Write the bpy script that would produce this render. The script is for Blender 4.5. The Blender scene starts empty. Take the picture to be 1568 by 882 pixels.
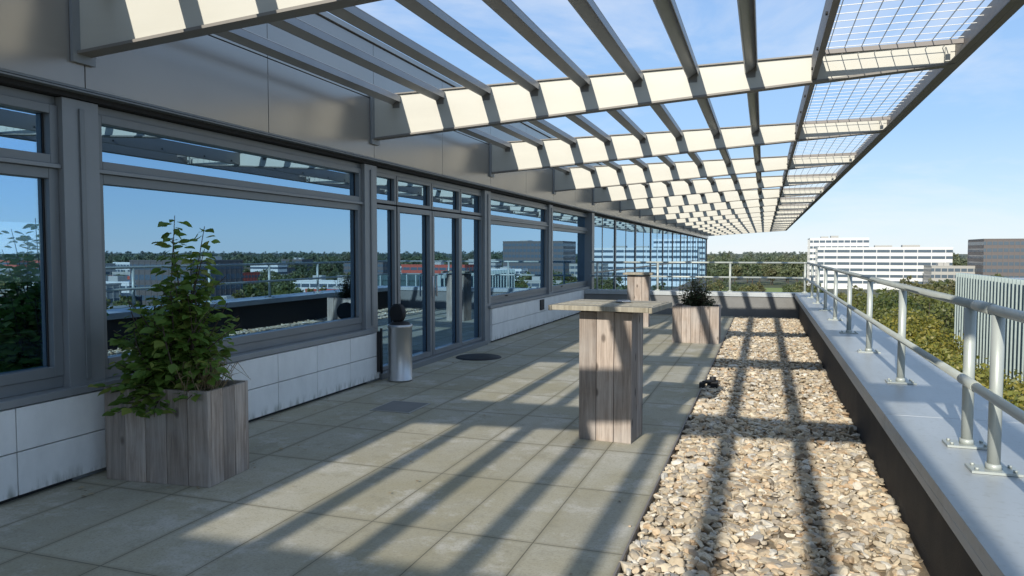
import bpy, math, random
import numpy as np
from mathutils import Vector, Matrix, Euler
random.seed(7); rng=np.random.default_rng(7)
sc=bpy.context.scene
R=math.radians

# ---------------------------------------------------------------- materials
def new_mat(name):
    m=bpy.data.materials.new(name); m.use_nodes=True
    nt=m.node_tree; b=nt.nodes['Principled BSDF']
    return m,nt,b
def N(nt,t,**kw):
    n=nt.nodes.new(t)
    for k,v in kw.items():
        if k in n.inputs: n.inputs[k].default_value=v
        else: setattr(n,k,v)
    return n
def ramp(nt,fac,stops):
    r=nt.nodes.new('ShaderNodeValToRGB')
    while len(r.color_ramp.elements)<len(stops): r.color_ramp.elements.new(.5)
    for e,(p,c) in zip(r.color_ramp.elements,stops):
        e.position=p; e.color=(*c,1)
    nt.links.new(fac,r.inputs[0]); return r
def mixc(nt,f,a,b,mode='MIX'):
    m=nt.nodes.new('ShaderNodeMix'); m.data_type='RGBA'; m.blend_type=mode
    def s(i,v):
        if hasattr(v,'is_output') : nt.links.new(v,m.inputs[i])
        elif isinstance(v,(int,float)): m.inputs[i].default_value=v
        else: m.inputs[i].default_value=(*v,1)
    s(0,f); s(6,a); s(7,b); return m.outputs[2]
def noise(nt,scale,detail=4,vec=None,rough=.55):
    n=N(nt,'ShaderNodeTexNoise'); n.inputs['Scale'].default_value=scale
    n.inputs['Detail'].default_value=detail; n.inputs['Roughness'].default_value=rough
    if vec is not None: nt.links.new(vec,n.inputs['Vector'])
    return n
def pos(nt,sc_=(1,1,1),obj=False):
    if obj: o=nt.nodes.new('ShaderNodeTexCoord').outputs['Object']
    else: o=nt.nodes.new('ShaderNodeNewGeometry').outputs['Position']
    m=nt.nodes.new('ShaderNodeMapping'); m.inputs['Scale'].default_value=sc_
    nt.links.new(o,m.inputs[0]); return m.outputs[0]
def bump(nt,b,h,strength=.3,dist=.02):
    n=nt.nodes.new('ShaderNodeBump'); n.inputs['Strength'].default_value=strength; n.inputs['Distance'].default_value=dist
    nt.links.new(h,n.inputs['Height']); nt.links.new(n.outputs[0],b.inputs['Normal'])

def paint(name,col,rough=.5,metal=0,var=.15,scale=3,b=.05,stretch=(1,1,1)):
    m,nt,bs=new_mat(name)
    p=pos(nt,stretch)
    n=noise(nt,scale,6,p)
    c=mixc(nt,n.outputs[0],tuple(x*(1-var) for x in col),tuple(min(1,x*(1+var)) for x in col))
    nt.links.new(c,bs.inputs['Base Color'])
    r=nt.nodes.new('ShaderNodeMapRange'); r.inputs[3].default_value=rough*.8; r.inputs[4].default_value=min(1,rough*1.2)
    nt.links.new(n.outputs[0],r.inputs[0]); nt.links.new(r.outputs[0],bs.inputs['Roughness'])
    bs.inputs['Metallic'].default_value=metal
    n2=noise(nt,scale*25,3,p); bump(nt,bs,n2.outputs[0],b,.005)
    return m

M={}
M['frame']=paint('frame_grey',(.20,.215,.225),.36,.15)
M['column']=paint('column_grey',(.26,.275,.285),.40,.15)
M['cladding']=paint('cladding_metal',(.36,.345,.32),.24,.5,var=.12,scale=.8)
M['beam']=paint('beam_cream',(.54,.525,.46),.5,0,var=.12,scale=1.5,stretch=(.5,1,3))
M['beam_dark']=paint('beam_flange',(.21,.195,.175),.55,0)
M['slat']=paint('slat_grey',(.31,.32,.34),.4,.2,var=.25)
M['edge']=paint('edge_channel',(.22,.20,.185),.55,.1)
M['wire']=paint('mesh_wire',(.60,.60,.58),.5,.1)
M['rail']=paint('rail_galvanised',(.42,.45,.42),.42,.2,var=.15,scale=6)
M['bitumen']=paint('bitumen_black',(.024,.024,.026),.75,0,var=.4,scale=4,b=.4)
M['upgrey']=paint('upstand_grey',(.19,.19,.185),.8,0,var=.3,scale=3,b=.3)
M['rubber']=paint('black_rubber',(.015,.015,.016),.6)
M['steel']=paint('brushed_steel',(.5,.5,.5),.32,.85,stretch=(1,1,.1),scale=12)
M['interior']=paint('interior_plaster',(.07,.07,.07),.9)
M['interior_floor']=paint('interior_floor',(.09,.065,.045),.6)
M['jar']=paint('pale_glass',(.5,.55,.55),.2)
M['white']=paint('white_cladding',(.66,.66,.64),.6)
M['roofgrey']=paint('flat_roof',(.36,.40,.44),.8,scale=.3)
M['darkwin']=paint('distant_window',(.09,.12,.15),.15)
M['bronze']=paint('bronze_cladding',(.12,.105,.10),.6)
M['brick']=paint('distant_brick',(.26,.15,.11),.9)
M['redroof']=paint('red_cladding',(.42,.09,.06),.7)
M['concrete']=paint('distant_concrete',(.38,.37,.34),.85)
M['teal']=paint('teal_glass',(.08,.13,.14),.2,.2)
M['fin']=paint('pale_fin',(.34,.41,.40),.5)

def cap_mat():
    m,nt,b=new_mat('parapet_cap_metal')
    n=noise(nt,1.2,6,pos(nt,(2,.5,1)))
    c=ramp(nt,n.outputs[0],[(.3,(.36,.39,.405)),(.7,(.46,.49,.505))])
    n3=noise(nt,30,4,pos(nt))
    c2=mixc(nt,ramp(nt,n3.outputs[0],[(.55,(0,0,0)),(.75,(.5,.5,.5))]).outputs[0],c.outputs[0],(.27,.28,.26))
    n4=noise(nt,5,7,pos(nt,(1,.35,1)),.7)
    c3=mixc(nt,ramp(nt,n4.outputs[0],[(.55,(0,0,0)),(.72,(.45,.45,.45))]).outputs[0],c2,(.30,.305,.28))
    nt.links.new(c3,b.inputs['Base Color']); b.inputs['Roughness'].default_value=.42; b.inputs['Metallic'].default_value=.1
    return m
M['cap']=cap_mat()

def plinth_mat():
    m,nt,b=new_mat('plinth_white_panels')
    g=nt.nodes.new('ShaderNodeNewGeometry')
    n=noise(nt,4,7,pos(nt,(1,1,.5)),.65)
    c=ramp(nt,n.outputs[0],[(.3,(.74,.74,.72)),(.65,(.86,.86,.84))])
    s=nt.nodes.new('ShaderNodeSeparateXYZ'); nt.links.new(g.outputs['Position'],s.inputs[0])
    mr=N(nt,'ShaderNodeMapRange'); mr.inputs[1].default_value=.03; mr.inputs[2].default_value=.13; mr.inputs[3].default_value=.8; mr.inputs[4].default_value=0
    nt.links.new(s.outputs[2],mr.inputs[0])
    n2=noise(nt,18,5,pos(nt,(1,1,.3)))
    mm=nt.nodes.new('ShaderNodeMath'); mm.operation='MULTIPLY'; nt.links.new(mr.outputs[0],mm.inputs[0])
    r2=ramp(nt,n2.outputs[0],[(.45,(0,0,0)),(.68,(1,1,1))]); nt.links.new(r2.outputs[0],mm.inputs[1])
    c2=mixc(nt,mm.outputs[0],c.outputs[0],(.16,.17,.12))
    nt.links.new(c2,b.inputs['Base Color']); b.inputs['Roughness'].default_value=.5
    return m
M['plinth']=plinth_mat()

def wood_mat(name='weathered_wood',a=(.17,.13,.105),bcol=(.48,.40,.335),grey=(.44,.415,.39)):
    m,nt,b=new_mat(name)
    g=nt.nodes.new('ShaderNodeNewGeometry')
    tc=nt.nodes.new('ShaderNodeTexCoord')
    add=nt.nodes.new('ShaderNodeVectorMath'); add.operation='MULTIPLY_ADD'
    comb=nt.nodes.new('ShaderNodeCombineXYZ')
    for i in range(3): nt.links.new(g.outputs['Random Per Island'],comb.inputs[i])
    nt.links.new(comb.outputs[0],add.inputs[0]); add.inputs[1].default_value=(13,17,11); nt.links.new(tc.outputs['Object'],add.inputs[2])
    mp=nt.nodes.new('ShaderNodeMapping'); mp.inputs['Scale'].default_value=(14,14,.9); nt.links.new(add.outputs[0],mp.inputs[0])
    n=noise(nt,2.2,9,mp.outputs[0],.68); n.inputs['Distortion'].default_value=.6
    c=ramp(nt,n.outputs[0],[(.28,a),(.5,tuple((x+y)/2 for x,y in zip(a,bcol))),(.68,bcol)])
    n2=noise(nt,2.5,4,add.outputs[0])
    c2=mixc(nt,ramp(nt,n2.outputs[0],[(.4,(0,0,0)),(.65,(.75,.75,.75))]).outputs[0],c.outputs[0],mixc(nt,.6,c.outputs[0],grey))
    mp2=nt.nodes.new('ShaderNodeMapping'); mp2.inputs['Scale'].default_value=(7,7,3.8); nt.links.new(add.outputs[0],mp2.inputs[0])
    v=nt.nodes.new('ShaderNodeTexVoronoi'); v.inputs['Scale'].default_value=1; nt.links.new(mp2.outputs[0],v.inputs[0])
    c3=mixc(nt,ramp(nt,v.outputs['Distance'],[(.08,(.8,.8,.8)),(.18,(0,0,0))]).outputs[0],c2,tuple(x*.5 for x in a))
    br=nt.nodes.new('ShaderNodeMapRange'); br.inputs[3].default_value=.62; br.inputs[4].default_value=1.25
    nt.links.new(g.outputs['Random Per Island'],br.inputs[0])
    cc=nt.nodes.new('ShaderNodeVectorMath'); cc.operation='SCALE'; nt.links.new(c3,cc.inputs[0]); nt.links.new(br.outputs[0],cc.inputs[3])
    nt.links.new(cc.outputs[0],b.inputs['Base Color']); b.inputs['Roughness'].default_value=.85
    bump(nt,b,n.outputs[0],.5,.01)
    return m
M['wood']=wood_mat()
M['wood_top']=wood_mat('weathered_top',(.21,.18,.13),(.48,.44,.34),(.44,.42,.37))

def pave_mat():
    m,nt,b=new_mat('concrete_pavers')
    p=pos(nt)
    mp=nt.nodes.new('ShaderNodeMapping'); mp.inputs['Location'].default_value=(.68+6,.2,0)
    nt.links.new(p,mp.inputs[0])
    br=nt.nodes.new('ShaderNodeTexBrick'); nt.links.new(mp.outputs[0],br.inputs['Vector'])
    br.offset=0; br.inputs['Scale'].default_value=1; br.inputs['Brick Width'].default_value=.5; br.inputs['Row Height'].default_value=1.0
    br.inputs['Mortar Size'].default_value=.0035; br.inputs['Mortar Smooth'].default_value=.3
    br.inputs['Color1'].default_value=(.0,.0,.0,1); br.inputs['Color2'].default_value=(1,1,1,1); br.inputs['Mortar'].default_value=(.5,.5,.5,1)
    tone=mixc(nt,br.outputs['Color'],(.37,.35,.28),(.46,.44,.365))
    n=noise(nt,.8,8,p,.65)
    st=mixc(nt,ramp(nt,n.outputs[0],[(.40,(0,0,0)),(.62,(.7,.7,.7))]).outputs[0],tone,(.33,.295,.185))
    n2=noise(nt,2.0,10,p,.75)
    st2=mixc(nt,ramp(nt,n2.outputs[0],[(.52,(0,0,0)),(.62,(.65,.65,.65))]).outputs[0],st,(.55,.53,.475))
    n4=noise(nt,4.5,9,p,.78)
    st2=mixc(nt,ramp(nt,n4.outputs[0],[(.36,(.5,.5,.5)),(.48,(0,0,0))]).outputs[0],st2,(.25,.235,.17))
    n3=noise(nt,60,5,p,.8)
    st3=mixc(nt,ramp(nt,n3.outputs[0],[(.35,(.6,.6,.6)),(.5,(0,0,0))]).outputs[0],st2,(.22,.205,.16))
    br2=nt.nodes.new('ShaderNodeTexBrick'); nt.links.new(mp.outputs[0],br2.inputs['Vector'])
    br2.offset=0; br2.inputs['Scale'].default_value=1; br2.inputs['Brick Width'].default_value=.5; br2.inputs['Row Height'].default_value=1.0
    br2.inputs['Mortar Size'].default_value=.04; br2.inputs['Mortar Smooth'].default_value=1
    dm=nt.nodes.new('ShaderNodeMath'); dm.operation='MULTIPLY'; nt.links.new(br2.outputs['Fac'],dm.inputs[0]); nt.links.new(n4.outputs[0],dm.inputs[1])
    st3=mixc(nt,dm.outputs[0],st3,(.24,.22,.15))
    c=mixc(nt,br.outputs['Fac'],st3,(.12,.11,.08))
    nt.links.new(c,b.inputs['Base Color']); b.inputs['Roughness'].default_value=.85
    h=nt.nodes.new('ShaderNodeMath'); h.operation='SUBTRACT'; nt.links.new(n3.outputs[0],h.inputs[0]); 
    k=nt.nodes.new('ShaderNodeMath'); k.operation='MULTIPLY'; k.inputs[1].default_value=3; nt.links.new(br.outputs['Fac'],k.inputs[0]); nt.links.new(k.outputs[0],h.inputs[1])
    bump(nt,b,h.outputs[0],.5,.004)
    return m
M['pave']=pave_mat()

def stone_mat():
    m,nt,b=new_mat('river_gravel')
    g=nt.nodes.new('ShaderNodeNewGeometry')
    c=ramp(nt,g.outputs['Random Per Island'],[(0,(.28,.22,.16)),(.12,(.54,.45,.32)),(.3,(.64,.56,.42)),(.45,(.36,.32,.27)),(.58,(.72,.65,.51)),(.72,(.54,.38,.23)),(.82,(.66,.58,.45)),(.92,(.80,.77,.69)),(1,(.40,.38,.35))])
    n=noise(nt,45,5,pos(nt))
    cc=mixc(nt,n.outputs[0],(.62,.60,.56),(1.2,1.17,1.15)); c2=mixc(nt,1.0,c.outputs[0],cc,'MULTIPLY')
    nt.links.new(c2,b.inputs['Base Color']); b.inputs['Roughness'].default_value=.65
    return m
M['stone']=stone_mat()
M['gravel_base']=paint('gravel_base',(.30,.24,.165),.95,scale=30,var=.5,b=.8)

def leaf_mat(name,cols,haze=False,transl=.25):
    m,nt,b=new_mat(name)
    g=nt.nodes.new('ShaderNodeNewGeometry')
    n=len(cols)
    c=ramp(nt,g.outputs['Random Per Island'],[(i/(n-1),cc) for i,cc in enumerate(cols)]).outputs[0]
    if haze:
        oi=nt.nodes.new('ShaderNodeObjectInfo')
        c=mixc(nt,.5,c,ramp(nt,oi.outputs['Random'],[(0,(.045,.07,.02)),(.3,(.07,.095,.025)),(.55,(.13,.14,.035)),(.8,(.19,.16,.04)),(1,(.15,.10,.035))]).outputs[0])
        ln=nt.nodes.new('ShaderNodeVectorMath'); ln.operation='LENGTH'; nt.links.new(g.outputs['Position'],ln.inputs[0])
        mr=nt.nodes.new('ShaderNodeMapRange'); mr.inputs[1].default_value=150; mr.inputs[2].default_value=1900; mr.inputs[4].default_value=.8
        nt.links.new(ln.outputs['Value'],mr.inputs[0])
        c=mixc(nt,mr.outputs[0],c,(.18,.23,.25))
    nt.links.new(c,b.inputs['Base Color']); b.inputs['Roughness'].default_value=.5
    t=nt.nodes.new('ShaderNodeBsdfTranslucent'); nt.links.new(c,t.inputs[0])
    mx=nt.nodes.new('ShaderNodeMixShader'); mx.inputs[0].default_value=transl
    nt.links.new(b.outputs[0],mx.inputs[1]); nt.links.new(t.outputs[0],mx.inputs[2])
    nt.links.new(mx.outputs[0],nt.nodes['Material Output'].inputs[0])
    return m
M['leaf']=leaf_mat('shrub_leaves',[(.11,.20,.035),(.15,.26,.05),(.21,.33,.065),(.13,.22,.04),(.34,.38,.09)],transl=.42)
M['leaf_dark']=leaf_mat('small_shrub_leaves',[(.06,.09,.035),(.10,.13,.06),(.14,.12,.07)])
M['dry']=leaf_mat('dry_stalks',[(.35,.27,.16),(.25,.18,.10),(.42,.34,.22)])
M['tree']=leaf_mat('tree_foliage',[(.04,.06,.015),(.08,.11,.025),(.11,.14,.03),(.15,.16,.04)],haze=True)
M['autumn']=leaf_mat('autumn_foliage',[(.10,.12,.025),(.20,.20,.035),(.30,.25,.05),(.16,.18,.03)],haze=False)
M['bark']=paint('bark',(.08,.06,.045),.9,scale=8)
M['soil']=paint('soil',(.05,.035,.025),.95,scale=20,var=.4)

def glass_mat():
    m,nt,b=new_mat('window_glass'); nt.nodes.remove(b)
    gl=nt.nodes.new('ShaderNodeBsdfGlossy'); gl.inputs['Roughness'].default_value=.003; gl.inputs[0].default_value=(.46,.72,.98,1)
    tr=nt.nodes.new('ShaderNodeBsdfTransparent'); tr.inputs[0].default_value=(.75,.90,.92,1)
    lw=nt.nodes.new('ShaderNodeLayerWeight'); lw.inputs[0].default_value=.35
    mr=nt.nodes.new('ShaderNodeMapRange'); mr.inputs[3].default_value=.62; mr.inputs[4].default_value=1
    nt.links.new(lw.outputs['Fresnel'],mr.inputs[0])
    n=noise(nt,.6,1,pos(nt)); bp=nt.nodes.new('ShaderNodeBump'); bp.inputs['Strength'].default_value=.02; bp.inputs['Distance'].default_value=.02
    nt.links.new(n.outputs[0],bp.inputs['Height']); nt.links.new(bp.outputs[0],gl.inputs['Normal'])
    mx=nt.nodes.new('ShaderNodeMixShader'); nt.links.new(mr.outputs[0],mx.inputs[0])
    nt.links.new(tr.outputs[0],mx.inputs[1]); nt.links.new(gl.outputs[0],mx.inputs[2])
    nt.links.new(mx.outputs[0],nt.nodes['Material Output'].inputs[0])
    return m
M['glass']=glass_mat()

def ground_mat():
    m,nt,b=new_mat('ground_land')
    p=pos(nt)
    n=noise(nt,.006,6,p); n2=noise(nt,.03,5,p)
    c=ramp(nt,n.outputs[0],[(.35,(.05,.07,.03)),(.5,(.08,.10,.035)),(.55,(.12,.12,.11)),(.65,(.07,.08,.035))])
    c2=mixc(nt,n2.outputs[0],c.outputs[0],(.08,.09,.05))
    nt.links.new(c2,b.inputs['Base Color']); b.inputs['Roughness'].default_value=.95
    return m
M['ground']=ground_mat()
M['asphalt']=paint('asphalt',(.05,.05,.052),.9,scale=2)
M['grass']=paint('lawn_grass',(.19,.24,.06),.95,scale=.1)

# ---------------------------------------------------------------- mesh builder
class MB:
    def __init__(s): s.v=[];s.f=[];s.m=[];s.mats=[];s.sm=[]
    def mi(s,mat):
        if mat not in s.mats: s.mats.append(mat)
        return s.mats.index(mat)
    def prism(s,pts8,mat):
        o=len(s.v); s.v+= [tuple(p) for p in pts8]
        for f in ((0,3,2,1),(4,5,6,7),(0,1,5,4),(1,2,6,5),(2,3,7,6),(3,0,4,7)):
            s.f.append(tuple(o+i for i in f)); s.m.append(s.mi(mat)); s.sm.append(False)
    def box(s,x0,x1,y0,y1,z0,z1,mat,T=None):
        p=[(x0,y0,z0),(x1,y0,z0),(x1,y1,z0),(x0,y1,z0),(x0,y0,z1),(x1,y0,z1),(x1,y1,z1),(x0,y1,z1)]
        if T is not None: p=[tuple(T@Vector(q)) for q in p]
        s.prism(p,mat)
    def tube(s,a,b,r,mat,n=12,r2=None,caps=True):
        a=Vector(a);b=Vector(b); r2=r if r2 is None else r2
        d=(b-a).normalized(); u=d.orthogonal().normalized(); w=d.cross(u)
        o=len(s.v)
        for c,rr in ((a,r),(b,r2)):
            for i in range(n):
                t=2*math.pi*i/n; s.v.append(tuple(c+(u*math.cos(t)+w*math.sin(t))*rr))
        for i in range(n):
            j=(i+1)%n; s.f.append((o+i,o+j,o+n+j,o+n+i)); s.m.append(s.mi(mat)); s.sm.append(True)
        if caps:
            s.f.append(tuple(o+n-1-i for i in range(n))); s.m.append(s.mi(mat)); s.sm.append(False)
            s.f.append(tuple(o+n+i for i in range(n))); s.m.append(s.mi(mat)); s.sm.append(False)
    def path(s,pts,r,mat,n=12):
        for a,b in zip(pts[:-1],pts[1:]): s.tube(a,b,r,mat,n,caps=True)
    def lathe(s,c,prof,mat,n=32):
        o=len(s.v)
        for (r,z) in prof:
            for i in range(n):
                t=2*math.pi*i/n; s.v.append((c[0]+r*math.cos(t),c[1]+r*math.sin(t),c[2]+z))
        for k in range(len(prof)-1):
            for i in range(n):
                j=(i+1)%n; s.f.append((o+k*n+i,o+k*n+j,o+(k+1)*n+j,o+(k+1)*n+i)); s.m.append(s.mi(mat)); s.sm.append(True)
    def quadprof(s,prof,y0,y1,mat):
        o=len(s.v); n=len(prof)
        for y in (y0,y1):
            for (x,z) in prof: s.v.append((x,y,z))
        for i in range(n):
            j=(i+1)%n; s.f.append((o+i,o+j,o+n+j,o+n+i)); s.m.append(s.mi(mat)); s.sm.append(False)
        s.f.append(tuple(o+n-1-i for i in range(n))); s.m.append(s.mi(mat)); s.sm.append(False)
        s.f.append(tuple(o+n+i for i in range(n))); s.m.append(s.mi(mat)); s.sm.append(False)
    def obj(s,name,parent=None,bevel=0,loc=None,rotz=0):
        me=bpy.data.meshes.new(name); me.from_pydata(s.v,[],s.f)
        for m in s.mats: me.materials.append(m)
        me.polygons.foreach_set('material_index',s.m); me.polygons.foreach_set('use_smooth',s.sm)
        me.update()
        ob=bpy.data.objects.new(name,me); sc.collection.objects.link(ob)
        if parent: ob.parent=parent
        if loc: ob.location=loc
        ob.rotation_euler[2]=rotz
        if bevel:
            md=ob.modifiers.new('bevel','BEVEL'); md.width=bevel; md.segments=2; md.limit_method='ANGLE'
        return ob
def empty(name,loc=(0,0,0)):
    e=bpy.data.objects.new(name,None); e.location=loc; e.empty_display_size=.2; sc.collection.objects.link(e); return e

# ---------------------------------------------------------------- terrace floor
XW=-4.6; XG=-.68; XP=.82; YE=19.1
mb=MB(); mb.box(-4.8,XG,-10,YE,-.3,0,M['pave']); mb.obj('terrace_pavement')
mb=MB(); mb.box(XG+.002,XP+.01,-10,YE,-.3,-.035,M['gravel_base']); mb.obj('gravel_bed')

def ico(sub):
    import bmesh
    bm=bmesh.new(); bmesh.ops.create_icosphere(bm,subdivisions=sub,radius=1)
    v=np.array([x.co[:] for x in bm.verts]); f=np.array([[q.index for q in x.verts] for x in bm.faces]); bm.free(); return v,f
def stones(n,x0,x1,y0,y1,smin,smax,zb,sub,zj=(-.014,.022)):
    iv,iff=ico(sub)
    variants=[]
    for k in range(20):
        d=iv.copy()
        for _ in range(9):
            ax=rng.normal(size=3); ax/=np.linalg.norm(ax); h=rng.uniform(.35,.7)
            proj=d@ax; over=np.clip(proj-h,0,None); d=d-over[:,None]*ax*.96
        d*=1+rng.normal(size=(len(d),1))*.04
        variants.append(d*1.15)
    V=np.array(variants)
    idx=rng.integers(0,20,n); v=V[idx]
    s=smin+(smax-smin)*rng.random(n)**2.0
    sc3=np.stack([s*rng.uniform(.85,1.5,n),s*rng.uniform(.55,1,n),s*rng.uniform(.3,.65,n)],1)
    v=v*sc3[:,None,:]
    a=rng.uniform(0,2*np.pi,n); t=rng.normal(0,.5 if zj[1]>.01 else .1,n)
    ct,st=np.cos(t),np.sin(t); y=v[:,:,1]*ct[:,None]-v[:,:,2]*st[:,None]; z=v[:,:,1]*st[:,None]+v[:,:,2]*ct[:,None]; v[:,:,1]=y; v[:,:,2]=z
    ca,sa=np.cos(a),np.sin(a); x=v[:,:,0]*ca[:,None]-v[:,:,1]*sa[:,None]; y=v[:,:,0]*sa[:,None]+v[:,:,1]*ca[:,None]; v[:,:,0]=x; v[:,:,1]=y
    p=np.stack([rng.uniform(x0,x1,n),rng.uniform(y0,y1,n),zb+rng.uniform(zj[0],zj[1],n)],1)
    v=v+p[:,None,:]
    nv=len(iv); F=(iff[None]+ (np.arange(n)*nv)[:,None,None]).reshape(-1,3)
    return v.reshape(-1,3),F
def np_mesh(name,V,F,mat,smooth=True):
    me=bpy.data.meshes.new(name); k=F.shape[1]
    me.vertices.add(len(V)); me.vertices.foreach_set('co',V.astype(np.float32).ravel())
    me.loops.add(F.size); me.loops.foreach_set('vertex_index',F.astype(np.int32).ravel())
    me.polygons.add(len(F)); me.polygons.foreach_set('loop_start',np.arange(0,F.size,k,dtype=np.int32))
    try: me.polygons.foreach_set('loop_total',np.full(len(F),k,dtype=np.int32))
    except Exception: pass
    me.update(calc_edges=True); me.validate()
    me.polygons.foreach_set('use_smooth',np.full(len(F),smooth))
    me.materials.append(mat)
    ob=bpy.data.objects.new(name,me); sc.collection.objects.link(ob); return ob
A=[stones(8600,XG+.03,XP-.02,2.4,8,.016,.050,-.020,2),stones(9000,XG+.03,XP-.02,8,YE-.05,.020,.052,-.020,1),
   stones(40,XG-.22,XG-.01,3,16,.006,.018,.006,1,(0,.002))]
Vs=[];Fs=[];o_=0
for v_,f_ in A: Vs.append(v_);Fs.append(f_+o_);o_+=len(v_)
np_mesh('river_gravel',np.concatenate(Vs),np.concatenate(Fs),M['stone'],smooth=False)

mb=MB(); mb.box(XG+.001,XG+.012,-10,YE,-.2,.012,M['edge']); mb.obj('gravel_edging')
mb=MB()
mb.box(-.62,-.5,9.0,9.2,-.02,.05,M['rubber']); mb.tube((-.56,9.1,.03),(-.56,9.1,.1),.04,M['rubber'])
mb.tube((-.56,9.05,.05),(-.66,8.9,.06),.02,M['rubber']); mb.box(-.7,-.64,8.85,8.95,.001,.06,M['rubber'])
mb.obj('roof_drain',bevel=.005)
mb=MB(); mb.box(-3.75,-3.3,6.5,7.0,.002,.007,M['concrete']); mb.box(-3.73,-3.32,6.52,6.98,.0072,.009,M['upgrey']); mb.obj('inspection_cover',bevel=.002)
mb=MB(); mb.lathe((-4.08,10.35,0),[(0,.02),(.30,.02),(.34,.012),(.35,.001)],M['rubber'],40); o=mb.obj('door_mat')

# parapets
par=empty('parapet_wall')
mb=MB()
mb.box(XP,1.4,-10,YE+.3,-.3,.53,M['bitumen'])
mb.box(-4.5,XP-.002,YE,YE+.3,-.3,.53,M['upgrey'])
mb.obj('upstand',par)
mb=MB()
y=-10.0
while y<YE-.1:
    y1=min(y+3.0,YE-.04)
    mb.box(.72,1.47,y+.003,y1-.003,.545,.6,M['cap']); mb.box(.72,.74,y+.003,y1-.003,.50,.5445,M['cap'])
    mb.box(.9,1.3,y1-.002,y1+.002,.55,.595,M['bitumen'])
    y=y1
mb.box(-4.5,1.47,YE-.035,YE+.4,.545,.6,M['cap']); 
mb.box(-4.5,.715,YE-.035,YE-.015,.50,.5445,M['cap'])
mb.obj('coping',par,bevel=.006)

# railing
ra=empty('railing')
ys=[-5.2,-3.4,-1.6,.2,2.0,3.84,4.31,6.25,8.07,9.9,11.75,13.6,15.45,17.3]
XR=1.005
mb=MB()
def post(x,y,alongx=False):
    mb.tube((x,y,.605),(x,y,1.315),.027,M['rail'],14)
    mb.tube((x,y,.612),(x,y,.64),.034,M['rail'],14)
    if alongx: mb.box(x-.06,x+.06,y-.09,y+.09,.602,.613,M['rail'])
    else: mb.box(x-.1,x+.1,y-.065,y+.065,.602,.613,M['rail'])
    for sx in (-.075,.075):
        for sy in (-.04,.04):
            if alongx: mb.tube((x+sy,y+sx,.613),(x+sy,y+sx,.625),.009,M['rail'],6)
            else: mb.tube((x+sx,y+sy,.613),(x+sx,y+sy,.625),.009,M['rail'],6)
for y in ys: post(XR,y)
YR=YE+.18
for x in (XR-.05,-.8,-2.6,-4.2): post(x,YR,True)
def run(y0,y1):
    xm=XR-.052
    mb.tube((XR,y0,1.335),(XR,y1,1.335),.024,M['rail'],16)
    mb.tube((xm,y0,.965),(xm,y1,.965),.022,M['rail'],16)
run(-6,4.05); run(4.09,YR-.1)
mb.tube((XR,3.93,1.335),(XR,4.2,1.335),.028,M['rail'],16)
mb.tube((XR-.052,3.95,.965),(XR-.052,4.2,.965),.026,M['rail'],16)
for z,xx in ((1.335,XR),(.965,XR-.052)):
    mb.path([(xx,YR-.1,z),(xx-.03,YR-.03,z),(xx-.1,YR,z),(-4.4,YR,z)],.023,M['rail'],14)
for y in ys: mb.tube((XR-.05,y,.965),(XR,y,.965),.014,M['rail'],8)
mb.obj('tubes',ra)

# ---------------------------------------------------------------- pergola
pg=empty('pergola_canopy')
BY=[-.12+4.045*k for k in range(-3,17)]
XO=1.69
def zb(x): return 2.97+(x+4.6)*.0645
def zt(x): return 3.465+(x+4.6)*.0135
mb=MB(); mf=MB()
for y in BY:
    h=.03
    xa,xb=-4.49,XO-.03
    mb.prism([(xa,y-h,zb(xa)),(xb,y-h,zb(xb)),(xb,y+h,zb(xb)),(xa,y+h,zb(xa)),(xa,y-h,zt(xa)),(xb,y-h,zt(xb)),(xb,y+h,zt(xb)),(xa,y+h,zt(xa))],M['beam'])
    g=.06
    mf.prism([(xa,y-g,zb(xa)-.022),(xb,y-g,zb(xb)-.022),(xb,y+g,zb(xb)-.022),(xa,y+g,zb(xa)-.022),(xa,y-g,zb(xa)-.002),(xb,y-g,zb(xb)-.002),(xb,y+g,zb(xb)-.002),(xa,y+g,zb(xa)-.002)],M['beam_dark'])
    mf.prism([(xa,y-g,zt(xa)+.002),(xb,y-g,zt(xb)+.002),(xb,y+g,zt(xb)+.002),(xa,y+g,zt(xa)+.002),(xa,y-g,zt(xa)+.016),(xb,y-g,zt(xb)+.016),(xb,y+g,zt(xb)+.016),(xa,y+g,zt(xa)+.016)],M['beam_dark'])
    mf.box(-4.495,-4.47,y-.09,y+.09,2.9,3.5,M['column'])
mb.obj('beams',pg); mf.obj('flanges',pg)
mb=MB(); SX=[-4.18+.575*i for i in range(8)]
prof=[(-.075,-.055),(-.060,-.068),(-.045,-.062),(.065,.012),(.082,.035),(.075,.045),(.05,.038),(-.068,-.036)]
prof=[(a*.80,b*.86) for a,b in prof]
for k in range(len(BY)-1):
    y0,y1=BY[k]+.034,BY[k+1]-.034
    for x in SX:
        z=zt(x)-.055
        mb.quadprof([(x+a,z+b) for a,b in prof],y0,y1,M['slat'])
        mb.box(x+.056,x+.063,y0,y1,z-.035,z+.03,M['slat'])
        if k>=2 and k<9:
            mb.box(x-.045,x+.045,y1+.001,y1+.003,z-.10,z+.04,M['beam_dark'])
mb.obj('slats',pg)
mb=MB()
xe=.44
for k in range(len(BY)-1):
    y0,y1=BY[k]+.034,BY[k+1]-.034
    mb.box(xe-.025,xe+.025,y0,y1,zb(xe)+.01,zt(xe)-.01,M['edge'])
    mb.box(xe+.026,xe+.07,y0,y1,zt(xe)-.03,zt(xe)-.015,M['edge'])
    for yy in (y0+.25,y0+1.0,y0+2.0,y0+3.0,y1-.25):
        mb.tube((xe-.04,yy,zb(xe)+.06),(xe-.024,yy,zb(xe)+.06),.014,M['rubber'],6)
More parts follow.
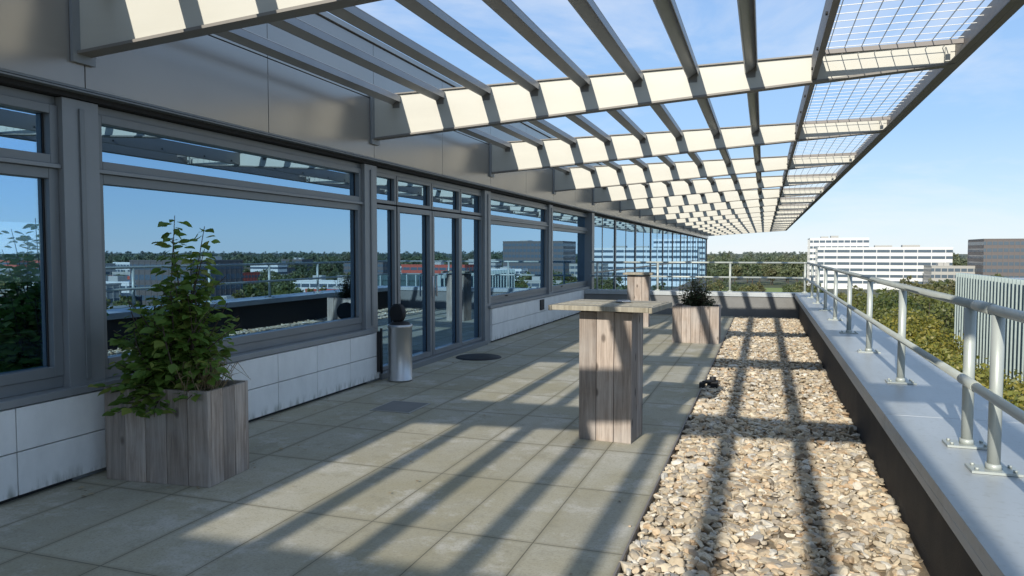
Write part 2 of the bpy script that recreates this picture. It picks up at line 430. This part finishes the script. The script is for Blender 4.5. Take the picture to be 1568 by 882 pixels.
mb.box(XO-.028,XO+.03,BY[0]-.1,BY[-1]+.1,zb(XO)-.02,zt(XO)+.02,M['edge'])
mb.box(XO-.09,XO-.03,BY[0]-.1,BY[-1]+.1,zb(XO)-.02,zb(XO)-.008,M['edge'])
for y in BY[2:]:
    for yy in (y-.33,y+.33):
        mb.box(xe+.03,XO-.03,yy-.015,yy+.015,zt(1)-.07,zt(1)-.03,M['edge'])
    for yy in (y-.12,y+.12):
        mb.box(XO-.13,XO-.09,yy-.02,yy+.02,zb(XO)-.01,zb(XO)+.12,M['beam'])
mb.obj('edge_channels',pg)
mb=MB()
w=.003
for k in range(1,len(BY)-1):
    y0,y1=BY[k]+.035,BY[k+1]-.035
    z=zt(1)-.02
    x=xe+.1
    while x<XO-.05:
        mb.box(x-w,x+w,y0,y1,z-.008,z,M['wire']); x+=.145
    n=int((y1-y0)/.20)
    for i in range(n):
        yy=y0+(i+.5)*(y1-y0)/n
        mb.box(xe+.03,XO-.03,yy-w,yy+w,z+.001,z+.006,M['wire'])
mb.obj('walkway_mesh',pg)

# ---------------------------------------------------------------- office building facade
ob=empty('office_building')
COLY=[3.95+4.025*k for k in range(-4,16)]
YEND=COLY[-1]
fr=MB(); gm=MB(); cl=MB(); pl=MB(); it=MB()
XF0,XF1,XGl=-4.70,-4.60,-4.655
for k,yc in enumerate(COLY):
    if yc<19:
        fr.box(-4.72,-4.55,yc-.145,yc+.145,.0,2.66,M['column'])
        fr.box(-4.549,-4.535,yc-.02,yc+.02,.7,2.6,M['frame'])
    else:
        fr.box(-4.72,-4.625,yc-.08,yc+.08,-20,2.66,M['column'])
fr.box(-4.76,-4.45,19.75,20.05,-.2,2.67,M['frame'])
def framebox(y0,y1,z0,z1,t=.05,x0=XF0,x1=XF1,glass=True):
    fr.box(x0,x1,y0,y0+t,z0,z1,M['frame']); fr.box(x0,x1,y1-t,y1,z0,z1,M['frame'])
    fr.box(x0,x1,y0+t+.001,y1-t-.001,z0,z0+t,M['frame']); fr.box(x0,x1,y0+t+.001,y1-t-.001,z1-t,z1,M['frame'])
    if glass:
        gm.box(XGl-.006,XGl,y0+t-.005,y1-t+.005,z0+t-.005,z1-t+.005,M['glass'])
        s=.012
        fr.box(XGl+.001,XGl+.008,y0+t-.004,y0+t+s,z0+t,z1-t,M['rubber']); fr.box(XGl+.001,XGl+.008,y1-t-s,y1-t+.004,z0+t,z1-t,M['rubber'])
for k in range(len(COLY)-1):
    yc=COLY[k]
    if abs(yc-7.975)<.1:
        y0,y1=COLY[k]+.147,COLY[k+1]-.147
        segs=[(y0,8.72),(8.74,9.80),(9.82,10.88),(10.90,y1)]
        for i,(a,b) in enumerate(segs):
            framebox(a,b,.08,2.2,.05 if i in (0,3) else .07,x1=XF1+(.01 if i in(1,2) else 0)); framebox(a,b,2.22,2.6,.045)
        for a,b in segs[1:3]:
            fr.tube((-4.55,b-.05 if a<9 else a+.05,.95),(-4.55,b-.05 if a<9 else a+.05,1.25),.012,M['steel'])
        fr.box(-4.75,-4.5,y0,y1,.0,.075,M['frame'])
        fr.box(XF0,XF1-.01,y0,y1,2.602,2.66,M['frame'])
        continue
    if yc<19:
        y0,y1=COLY[k]+.147,COLY[k+1]-.147
        fr.box(-4.76,-4.50,y0-.147,y1+.147,.61,.66,M['column'])
        fr.box(XF0,XF1-.01,y0,y1,.662,.74,M['frame'])
        framebox(y0,y1,.742,2.17,.07)
        fr.box(XF0,XF1+.03,y0,y1,2.172,2.20,M['column'])
        framebox(y0,y1,2.202,2.60,.06,x1=XF1+.01)
        fr.box(XF1+.0,XF1+.02,y0+.9,y0+1.0,.77,.79,M['rubber'])
        fr.box(XF0,XF1-.01,y0,y1,2.602,2.66,M['frame'])
        pl.box(-4.8,-4.56,COLY[k]-.0,COLY[k+1]+.0,.0,.60,M['bitumen'])
        n=6; L=4.025/n
        for j in range(n):
            a=COLY[k]+.1+j*L; b=a+L
            if 7.9<b-.06 and yc<8: b=min(b,8.09)
            pl.box(-4.558,-4.51,a+.004,b-.004,.035,.312,M['plinth']); pl.box(-4.558,-4.51,a+.004,b-.004,.32,.600,M['plinth'])
        if 11<yc<13: fr.box(-4.509,-4.48,15.0,15.25,.36,.58,M['rubber'])
    else:
        y0,y1=COLY[k]+.082,COLY[k+1]-.082
        for j in range(2):
            a=y0+j*(y1-y0)/2; b=a+(y1-y0)/2-.004
            framebox(a,b,-.4,1.0,.025,x1=-4.645); framebox(a,b,1.004,2.66,.025,x1=-4.645)
        it.box(-4.76,-4.66,y0,y1,-20,-.41,M['concrete'])
        for zz in (-16,-12.5,-9,-5.5,-2.5):
            gm.box(-4.66,-4.64,y0,y1,zz-1.6,zz,M['darkwin'])
fr.obj('window_frames',ob,bevel=.004); gm.obj('glazing',ob); pl.obj('plinth',ob,bevel=.003)
y=COLY[0]
while y<YEND:
    cl.box(-4.58,-4.5,y+.004,y+2.0125-.004,2.74,3.44,M['cladding']); cl.box(-4.58,-4.5,y+.004,y+2.0125-.004,3.45,4.10,M['cladding']); y+=2.0125
cl.box(-4.8,-4.47,COLY[0],YEND,4.11,4.17,M['cladding'])
cl.box(-4.8,-4.53,COLY[0],YEND,2.665,2.735,M['bitumen'])
cl.box(-4.66,-4.46,COLY[0],YEND,2.70,2.712,M['frame'])
cl.box(-4.5795,-4.485,COLY[0],YEND,2.722,2.736,M['frame'])
cl.obj('fascia_cladding',ob,bevel=.002)
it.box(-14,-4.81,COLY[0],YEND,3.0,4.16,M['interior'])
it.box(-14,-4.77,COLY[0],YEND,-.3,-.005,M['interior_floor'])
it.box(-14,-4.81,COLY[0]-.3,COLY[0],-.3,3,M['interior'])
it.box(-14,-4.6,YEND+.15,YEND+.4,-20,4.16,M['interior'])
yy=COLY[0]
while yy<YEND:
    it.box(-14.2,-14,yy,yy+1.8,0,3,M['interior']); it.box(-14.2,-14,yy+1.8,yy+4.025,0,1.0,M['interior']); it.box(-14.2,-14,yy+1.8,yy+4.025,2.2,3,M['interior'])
    yy+=4.025
for yy in (13,24): it.box(-12.5,-8.5,yy-.1,yy+.1,-.002,2.998,M['interior'])
for yy in (1.5,3.3,5.4,7.2,9.5,14,17):
    it.tube((-6.6,yy,2.1),(-6.6,yy,3.0),.008,M['rubber'],6); it.lathe((-6.6,yy,2.0),[(.02,.15),(.12,.02),(.13,0)],M['jar'],16)
for i in range(12):
    yy=2.9+random.random()*.9; it.lathe((-4.95-random.random()*.25,yy,.75),[(.0,0),(.035,0),(.04,.12),(.03,.14)],M['jar'],12)
it.box(-5.5,-4.85,2.7,7.0,.70,.745,M['wood'])
it.box(-14,1.4,-10,YE+.28,-20,-.31,M['concrete'])
it.obj('structure',ob)

mb=MB(); mb.box(-4.5,-4.46,8.0,8.05,.12,.62,M['rubber']); mb.tube((-4.45,8.02,.1),(-4.45,8.02,.66),.016,M['rubber']); mb.obj('door_stop_post')

# ---------------------------------------------------------------- bin
mb=MB()
c=(-4.27,8.17,0)
mb.lathe(c,[(0,.012),(.15,.012),(.152,.0),(.156,.02),(.148,.03),(.148,.66),(.153,.665),(.153,.70),(.145,.705),(.13,.70),(.12,.62),(0,.62)],M['steel'],40)
mb.lathe(c,[(.1305,.701),(.11,.73),(.05,.745),(0,.747)],M['rubber'],40)
T=Vector((c[0]-.02,c[1]-.02,.845))
mb.tube(T+Vector((-.01,-.03,0)),T+Vector((.012,.03,0)),.115,M['rubber'],32)
mb.tube(T+Vector((-.012,-.038,0)),T+Vector((-.01,-.03,0)),.09,M['rubber'],32,r2=.11)
mb.obj('litter_bin')

# ---------------------------------------------------------------- wooden tables and planters
def planks_box(mb,w,d,h,nf,ns,mat,t=.035,z0=.0):
    wx=w/nf
    for i in range(nf):
        for sy in (-1,1):
            y0=sy*d/2; a,b=(y0,y0+t) if sy<0 else (y0-t,y0)
            j=random.uniform(-.003,.003); dz=random.uniform(-.007,.005)
            mb.box(-w/2+i*wx+.002,-w/2+(i+1)*wx-.002,a+j,b+j,z0,h+dz,mat)
    dy=(d-2*t)/ns
    for i in range(ns):
        for sx in (-1,1):
            x0=sx*w/2; a,b=(x0,x0+t) if sx<0 else (x0-t,x0)
            j=random.uniform(-.003,0) if sx>0 else random.uniform(0,.003); dz=random.uniform(-.006,.004)
            mb.box(a+j,b+j,-d/2+t+i*dy+.002,-d/2+t+(i+1)*dy-.002,z0,h+dz,mat)
def table(loc,rot,tw=.95,td=.8,nf=3):
    e=empty('high_table',loc); e.rotation_euler[2]=rot
    mb=MB(); planks_box(mb,.46,.40,1.10,nf,2,M['wood'])
    mb.box(-.20,.20,-.17,.17,.0,.03,M['wood'])
    mb.obj('base',e,bevel=.004)
    mt=MB(); n=5; w=td/n
    for i in range(n):
        mt.box(-tw/2+.03,tw/2-.03,-td/2+i*w+.002,-td/2+(i+1)*w-.002,1.117,1.16+random.uniform(-.003,.003),M['wood_top'])
    mt.box(-tw/2,-tw/2+.028,-td/2,td/2,1.112,1.157,M['wood_top']); mt.box(tw/2-.028,tw/2,-td/2,td/2,1.112,1.157,M['wood_top'])
    mt.box(-tw/2+.15,tw/2-.15,-.05,.05,1.105,1.1165,M['wood_top'])
    mt.obj('top',e,bevel=.004)
    return e
table((-1.235,6.27,0),R(-5),.88,.78)
e=table((-2.55,15.9,0),R(4),.62,.62)
mb=MB(); mb.lathe((0,0,1.164),[(0,0),(.06,0),(.065,.01),(.05,.02),(.04,.012),(0,.01)],M['steel'],24); mb.obj('ashtray',loc=(-1.15,6.35,0))

def planter(loc,rot,w=.8,d=.46,h=.655):
    e=empty('wooden_planter',loc); e.rotation_euler[2]=rot
    mb=MB(); planks_box(mb,w,d,h,5,3,M['wood'],.03)
    mb.obj('planks',e,bevel=.004)
    ms=MB(); ms.box(-w/2+.031,w/2-.031,-d/2+.031,d/2-.031,.02,h-.05,M['soil']); ms.obj('soil',e)
    return e
planter((-3.97,4.18,0),R(5),.84)
planter((-1.12,13.5,0),R(0),.8,.6)

LEAF=np.array([(0,0,0),(.28,.30,.05),(.5,.34,.06),(.8,.17,.03),(1,0,-.08),(.8,-.17,.03),(.5,-.34,.06),(.28,-.30,.05),(.3,0,-.03),(.65,0,-.04)])
LF=[(0,8,1),(8,9,2,1),(9,3,2),(9,4,3),(0,7,8),(8,7,6,9),(9,6,5),(9,5,4)]
LFt=[]
for f in LF:
    for i in range(1,len(f)-1): LFt.append((f[0],f[i],f[i+1]))
LFt=np.array(LFt)
def leaf_cloud(items):
    Vs=[];Fs=[];o=0
    for p,d,s,roll in items:
        d=Vector(d).normalized(); up=Vector((0,0,1)); sd=d.cross(up)
        if sd.length<.1: sd=Vector((1,0,0))
        sd.normalize(); nn=sd.cross(d)
        q=Matrix.Rotation(roll,3,d); sd=q@sd; nn=q@nn
        B=np.array([d[:],sd[:],nn[:]])
        Vs.append(LEAF*s@B+np.array(p)); Fs.append(LFt+o); o+=len(LEAF)
    return np.concatenate(Vs),np.concatenate(Fs)
def shrub(name,base,stems,leafs,leafmat,extra_dry=0):
    e=empty(name,(0,0,0)); mb=MB(); items=[]
    for (tip,nl,bend) in stems:
        a=Vector(base)+Vector((random.uniform(-.2,.2),random.uniform(-.08,.08),0)); b=Vector(tip)
        mid=(a+b)/2+Vector((random.uniform(-bend,bend),random.uniform(-bend,bend),.05))
        pts=[]
        for i in range(9):
            t=i/8; pts.append(a*(1-t)**2+mid*2*t*(1-t)+b*t*t)
        for i in range(8): mb.tube(pts[i],pts[i+1],.007*(1-i/9)+.0015,M['bark'],6,r2=.007*(1-(i+1)/9)+.0015,caps=False)
        for j in range(nl):
            t=.12+.88*(j/nl); k=min(7,int(t*8)); p=pts[k].lerp(pts[k+1],t*8-k)
            ang=j*2.4+random.uniform(-.5,.5)
            dd=Vector((math.cos(ang),math.sin(ang),random.uniform(-.45,.35)))
            pet=random.uniform(.02,.09)*(1.2-t); p2=p+dd.normalized()*pet
            s=leafs*random.uniform(.6,1.25)*(1.1-.3*t)
            items.append((p2,dd,s,random.uniform(-.6,.6)))
            if random.random()<.55:
                items.append((p2+dd*.04+Vector((0,0,random.uniform(-.04,.04))),dd+Vector((random.uniform(-.8,.8),random.uniform(-.8,.8),-.3)),s*.9,random.uniform(-.8,.8)))
    mb.obj('stems',e)
    V,F=leaf_cloud(items); o=np_mesh('leaves',V,F,leafmat); o.parent=e
    if extra_dry:
        md=MB()
        for i in range(extra_dry):
            a=Vector(base)+Vector((random.uniform(.12,.36),random.uniform(-.15,.1),0)); l=random.uniform(.1,.32); an=random.uniform(-.2,1.2)
            m=a+Vector((math.sin(an)*l*.5,random.uniform(-.12,.1),l*.8)); b=m+Vector((math.sin(an)*l*.6,random.uniform(-.1,.05),random.uniform(-.15,.1)))
            md.tube(a,m,.0025,M['dry'],4,caps=False); md.tube(m,b,.002,M['dry'],4,r2=.0008,caps=False)
        md.obj('dry_stalks',e)
    return e
bs=(-3.96,4.16,.6)
st=[((-3.98,4.2,1.86),52,.05),((-3.96,4.15,1.7),44,.06),((-3.72,4.2,1.78),46,.05),((-3.68,4.15,1.62),40,.06),((-3.85,4.2,1.5),36,.06)]
for i in range(70):
    a=random.uniform(0,2*math.pi); r=random.uniform(.1,.54); z=random.uniform(.72,1.44)
    if z>1.2: r*=.75
    st.append(((bs[0]+math.cos(a)*r+.0,bs[1]+math.sin(a)*r*.75,z),random.randint(16,26),.12))
for i in range(12): st.append(((bs[0]+random.uniform(-.35,.5),bs[1]-random.uniform(.25,.42),random.uniform(.5,.7)),18,.1))
shrub('planter_shrub',bs,st,.105,M['leaf'],90)
b2=(-1.12,13.5,.62); st=[]
for i in range(44):
    a=random.uniform(0,2*math.pi); r=random.uniform(.05,.36); st.append(((b2[0]+math.cos(a)*r-.02,b2[1]+math.sin(a)*r*.8,random.uniform(.78,1.26)-r*.45),22,.08))
shrub('planter_shrub',b2,st,.06,M['leaf_dark'],14)
# fallen leaves on the paving
its=[]
for i in range(70):
    if i<34: p=(random.uniform(-4.45,-3.3),random.uniform(3.5,5.2),.012)
    elif i<56: p=(-4.46+random.random()**2*.3,random.uniform(4,12),.012)
    else: p=(random.uniform(-3,-.8),random.uniform(4,14),.012)
    a=random.uniform(0,6.28); its.append((p,(math.cos(a),math.sin(a),.05),random.uniform(.02,.045),random.uniform(-.25,.25)))
V,F=leaf_cloud(its); np_mesh('fallen_leaves',V,F,M['dry'])

# ---------------------------------------------------------------- landscape
GZ=-20
mb=MB(); mb.v=[(-9000,-9000,GZ),(9000,-9000,GZ),(9000,9000,GZ),(-9000,9000,GZ)]; mb.f=[(0,1,2,3)]; mb.m=[mb.mi(M['ground'])]; mb.sm=[False]; mb.obj('ground')
mb=MB(); mb.v=[(-60,395,GZ+.02),(24,395,GZ+.02),(24,470,GZ+.02),(-80,470,GZ+.02)]; mb.f=[(0,1,2,3)]; mb.m=[mb.mi(M['grass'])]; mb.sm=[False]; mb.obj('lawn')
mb=MB(); mb.box(2.5,8,-40,390,GZ+.004,GZ+.03,M['asphalt'])
for i in range(58): mb.box(5.2,5.35,-30+i*7,-27+i*7,GZ+.034,GZ+.038,M['white'])
mb.box(2.1,2.49,-40,390,GZ,GZ+.13,M['concrete']); mb.box(8.01,8.4,-40,390,GZ,GZ+.13,M['concrete']); mb.obj('road')

def tree_mesh(name,H,W,nclump,per,ls,seed,mat='tree'):
    r=np.random.default_rng(seed); rd=random.Random(seed)
    mb=MB()
    mb.tube((0,0,0),(0,0,H*.45),H*.022,M['bark'],8,r2=H*.014)
    cents=[]
    for i in range(nclump):
        a=r.uniform(0,2*np.pi); u=r.uniform(-1,1); rr=r.uniform(.45,1)
        s=np.sqrt(1-u*u)
        c=np.array([np.cos(a)*s*W/2*rr,np.sin(a)*s*W/2*rr,H*.60+u*H*.36*rr]); c[:2]*=(1.1-.35*max(u,0))
        cents.append(c)
    for c in cents[:10]:
        st=Vector((0,0,H*rd.uniform(.22,.45))); mb.tube(st,Vector(c),H*.009,M['bark'],5,r2=H*.002,caps=False)
    nb=len(mb.v)
    V=[];
    for c in cents:
        cr=W*.17*r.uniform(.7,1.3)
        p=r.normal(size=(per,3)); p/=np.linalg.norm(p,axis=1)[:,None]; p*= (r.random((per,1))**.4)*cr; p[:,2]*=.75; p+=c
        nrm=r.normal(size=(per,3)); nrm/=np.linalg.norm(nrm,axis=1)[:,None]
        t=np.cross(nrm,r.normal(size=(per,3))); t/=np.linalg.norm(t,axis=1)[:,None]; b=np.cross(nrm,t)
        s=ls*r.uniform(.6,1.3,(per,1))
        V.append(np.stack([p-t*s,p-b*s*.55,p+t*s,p+b*s*.55],1).reshape(-1,3))
    V=np.concatenate(V); nq=len(V)//4
    me=bpy.data.meshes.new(name)
    verts=mb.v+[tuple(x) for x in V]; faces=mb.f+[tuple(nb+4*i+j for j in range(4)) for i in range(nq)]
    me.from_pydata(verts,[],faces); me.materials.append(M['bark']); me.materials.append(M[mat])
    me.polygons.foreach_set('material_index',[0]*len(mb.f)+[1]*nq); me.update(); return me
near=[tree_mesh('near_tree_%d'%i,15,9,46,150,.22,20+i) for i in range(3)]
autm=[tree_mesh('autumn_tree_%d'%i,15,7.5,60,170,.16,30+i,'autumn') for i in range(2)]
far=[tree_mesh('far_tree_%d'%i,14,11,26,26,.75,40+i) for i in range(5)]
def put_tree(me,x,y,s,parent,name,sz=1):
    o=bpy.data.objects.new(name,me); o.location=(x,y,GZ); o.scale=(s,s,s*sz); o.rotation_euler[2]=random.uniform(0,6.28); sc.collection.objects.link(o)
    if parent: o.parent=parent
    return o
for (x,y,s) in [(12,44,1.04),(14.5,49,1.02),(12.5,52,1.06),(16,43,1.0),(11,37,1.08),(18,50,.98),(14.5,36,1.04),(10.5,29,1.06),(13.5,26,1.04),(10.5,60,1.04),(13,60,1.02),(14,69,1.06),(12.5,78,1.1),(15,86,1.1)]:
    put_tree(random.choice(autm),x,y,s,None,'street_tree')
for (x,y,s) in [(13,112,1.12),(17,106,1.14),(21,112,1.15),(25,104,1.12),(29,116,1.18),(12,128,1.1),(34,122,1.18),(19,125,1.15),(13,96,1.1),(18.5,92,1.12),(23,96,1.12),(58,46,1.35),(66,40,1.42),(50,36,1.2),(72,52,1.4),(60,60,1.1),(80,66,1.2),(44,60,1.0)]:
    put_tree(random.choice(near),x,y,s,None,'park_tree')
tp=empty('distant_trees')
footprints=[]
def building(name,x0,x1,y0,y1,zt_,wall,storey=3.4,band=.5,mull=3.0,roofstuff=True,win='darkwin',z0=GZ):
    e=empty(name,((x0+x1)/2,(y0+y1)/2,z0)); off=Vector(e.location)
    mb=MB()
    mb.box(x0,x1,y0,y1,z0,zt_,M[wall])
    mb.box(x0+.3,x1-.3,y0+.3,y1-.3,zt_+.001,zt_+.06,M['roofgrey'])
    mb.box(x0-.1,x1+.1,y0-.1,y0+.2,zt_-.1,zt_+.45,M[wall]); mb.box(x0-.1,x0+.2,y0+.201,y1+.1,zt_-.1,zt_+.45,M[wall])
    n=int((zt_-z0-1)/storey)
    for i in range(n):
        zz=zt_-1.0-(i)*storey
        mb.box(x0-.06,x1+.06,y0-.06,y1+.06,zz-storey*band,zz,M[win])
    if mull:
        x=x0+mull/2
        while x<x1:
            mb.box(x-.18,x+.18,y0-.12,y0-.02,z0,zt_-.2,M[wall]); x+=mull
        y=y0+mull/2
        while y<y1:
            mb.box(x0-.12,x0-.02,y-.18,y+.18,z0,zt_-.2,M[wall]); y+=mull
    if roofstuff:
        w=x1-x0;d=y1-y0
        for i in range(2):
            cx=x0+w*random.uniform(.2,.7); cy=y0+d*random.uniform(.3,.6); mb.box(cx,cx+w*.13,cy,cy+d*.25,zt_+.07,zt_+random.uniform(1,2.2),M['concrete'])
    o=mb.obj('walls_and_windows',e); o.location=-off
    footprints.append((x0,x1,y0,y1)); return e
building('white_office_building',27,60,492,520,9.8,'white',3.6,.42,3.5)
building('white_office_building',30,100,470,490,3.9,'white',3.6,.45,7.0)
building('office_tower',104,142,425,455,7.8,'bronze',3.4,.5,2.4)
building('grey_office_building',84,104,440,460,-6,'concrete')
e=building('glazed_office_building',17,24,57,77,-.75,'teal',3.5,.82,0,False,'teal')
mb=MB(); yy=57.0
while yy<77:
    mb.box(16.6,16.93,yy,yy+.09,-13,-.3,M['fin']); yy+=.85
xx=17.0
while xx<24:
    mb.box(xx,xx+.09,56.6,56.93,-13,-.3,M['fin']); xx+=.85
o=mb.obj('sun_fins',e); o.location=-Vector(e.location)
rs=random.Random(5)
cols=['white','concrete','concrete','brick','concrete','bronze','white','redroof']
cnt=0
while cnt<50:
    az=R(rs.uniform(12,64)); rr=rs.uniform(170,620)
    x=-5+math.sin(az)*rr; y=math.cos(az)*rr; w=rs.uniform(14,40); d=rs.uniform(10,20)
    if any(x-6<f[1] and x+w+6>f[0] and y-6<f[3] and y+d+6>f[2] for f in footprints): 
        cnt+=.25; continue
    c=rs.choice(cols); zt_=rs.uniform(-14.5,-8.5) if rr<350 else rs.uniform(-12,-4)
    building({'white':'white_block_building','concrete':'concrete_building','brick':'brick_building','bronze':'dark_block_building','redroof':'red_warehouse'}[c],x,x+w,y,y+d,zt_,c,3.3,.42,rs.choice([2.5,4,0]))
    cnt+=1
building('dark_block_building',165,190,190,215,-1.5,'bronze',3.4,.5,2.5)
def blocked(x,y,m=4): return any(f[0]-m<x<f[1]+m and f[2]-m<y<f[3]+m for f in footprints)
for rr,sp,sz in [(490,9,1.0),(540,9,1.15),(600,10,1.2),(680,11,1.25),(780,12,1.3),(900,13,1.33),(1050,14,1.38),(1250,16,1.42),(1500,18,1.46),(1900,24,1.55)]:
    a=R(-12)
    while a<R(66):
        r2=rr+random.uniform(-25,25); x,y=math.sin(a)*r2,math.cos(a)*r2
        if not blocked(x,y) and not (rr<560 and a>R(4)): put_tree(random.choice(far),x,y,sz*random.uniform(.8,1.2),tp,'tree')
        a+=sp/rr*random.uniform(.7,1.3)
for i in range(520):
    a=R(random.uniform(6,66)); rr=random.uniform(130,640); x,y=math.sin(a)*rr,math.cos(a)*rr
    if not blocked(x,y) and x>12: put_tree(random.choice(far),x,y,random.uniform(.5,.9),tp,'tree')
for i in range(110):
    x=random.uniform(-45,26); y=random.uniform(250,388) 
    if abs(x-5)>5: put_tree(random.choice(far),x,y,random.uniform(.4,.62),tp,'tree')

# ---------------------------------------------------------------- light and sky
w=bpy.data.worlds.new('World'); sc.world=w; w.use_nodes=True; nt=w.node_tree
bg=nt.nodes['Background']
sky=nt.nodes.new('ShaderNodeTexSky'); sky.sky_type='NISHITA'; sky.sun_disc=False
SD=Vector((-.30,-2.12,1)).normalized()
sky.sun_elevation=math.asin(SD.z); sky.sun_rotation=R(188); sky.altitude=50; sky.air_density=1; sky.dust_density=.3; sky.ozone_density=1.5
ST=.15
tc=nt.nodes.new('ShaderNodeTexCoord')
sx=nt.nodes.new('ShaderNodeSeparateXYZ'); nt.links.new(tc.outputs['Generated'],sx.inputs[0])
gr=ramp(nt,sx.outputs[2],[(0,(.72,.85,.96)),(.05,(.56,.76,.97)),(.15,(.37,.61,.95)),(.30,(.30,.52,.90)),(.5,(.34,.50,.76)),(1,(.30,.42,.60))])
scl=nt.nodes.new('ShaderNodeVectorMath'); scl.operation='SCALE'; nt.links.new(gr.outputs[0],scl.inputs[0]); scl.inputs[3].default_value=1.04/ST
base=mixc(nt,.85,sky.outputs[0],scl.outputs[0])
mp=nt.nodes.new('ShaderNodeMapping'); mp.inputs['Scale'].default_value=(1.2,2.2,5); mp.inputs['Rotation'].default_value=(0,0,.5)
nt.links.new(tc.outputs['Generated'],mp.inputs[0])
n=noise(nt,1.6,8,mp.outputs[0],.6); n.inputs['Distortion'].default_value=.6
rp=ramp(nt,n.outputs[0],[(.46,(0,0,0)),(.8,(.7,.7,.7))])
mxo=mixc(nt,rp.outputs[0],base,(6.4,6.5,6.7))
nt.links.new(mxo,bg.inputs[0]); bg.inputs[1].default_value=ST
ld=bpy.data.lights.new('sun','SUN'); ld.energy=5; ld.angle=R(.53); ld.color=(1,.94,.83)
lo=bpy.data.objects.new('sun',ld); sc.collection.objects.link(lo); lo.rotation_euler=SD.to_track_quat('Z','Y').to_euler(); lo.location=(-20,-60,40)
sc.view_settings.view_transform='Standard'; sc.view_settings.look='None'; sc.view_settings.exposure=0

cam=bpy.data.cameras.new('camera'); co=bpy.data.objects.new('camera',cam); sc.collection.objects.link(co)
co.location=(0,0,1.6); co.rotation_euler=(R(90-2.8),0,R(18.9)); cam.lens=25.85; cam.sensor_width=36; cam.clip_end=15000; cam.clip_start=.05
sc.camera=co
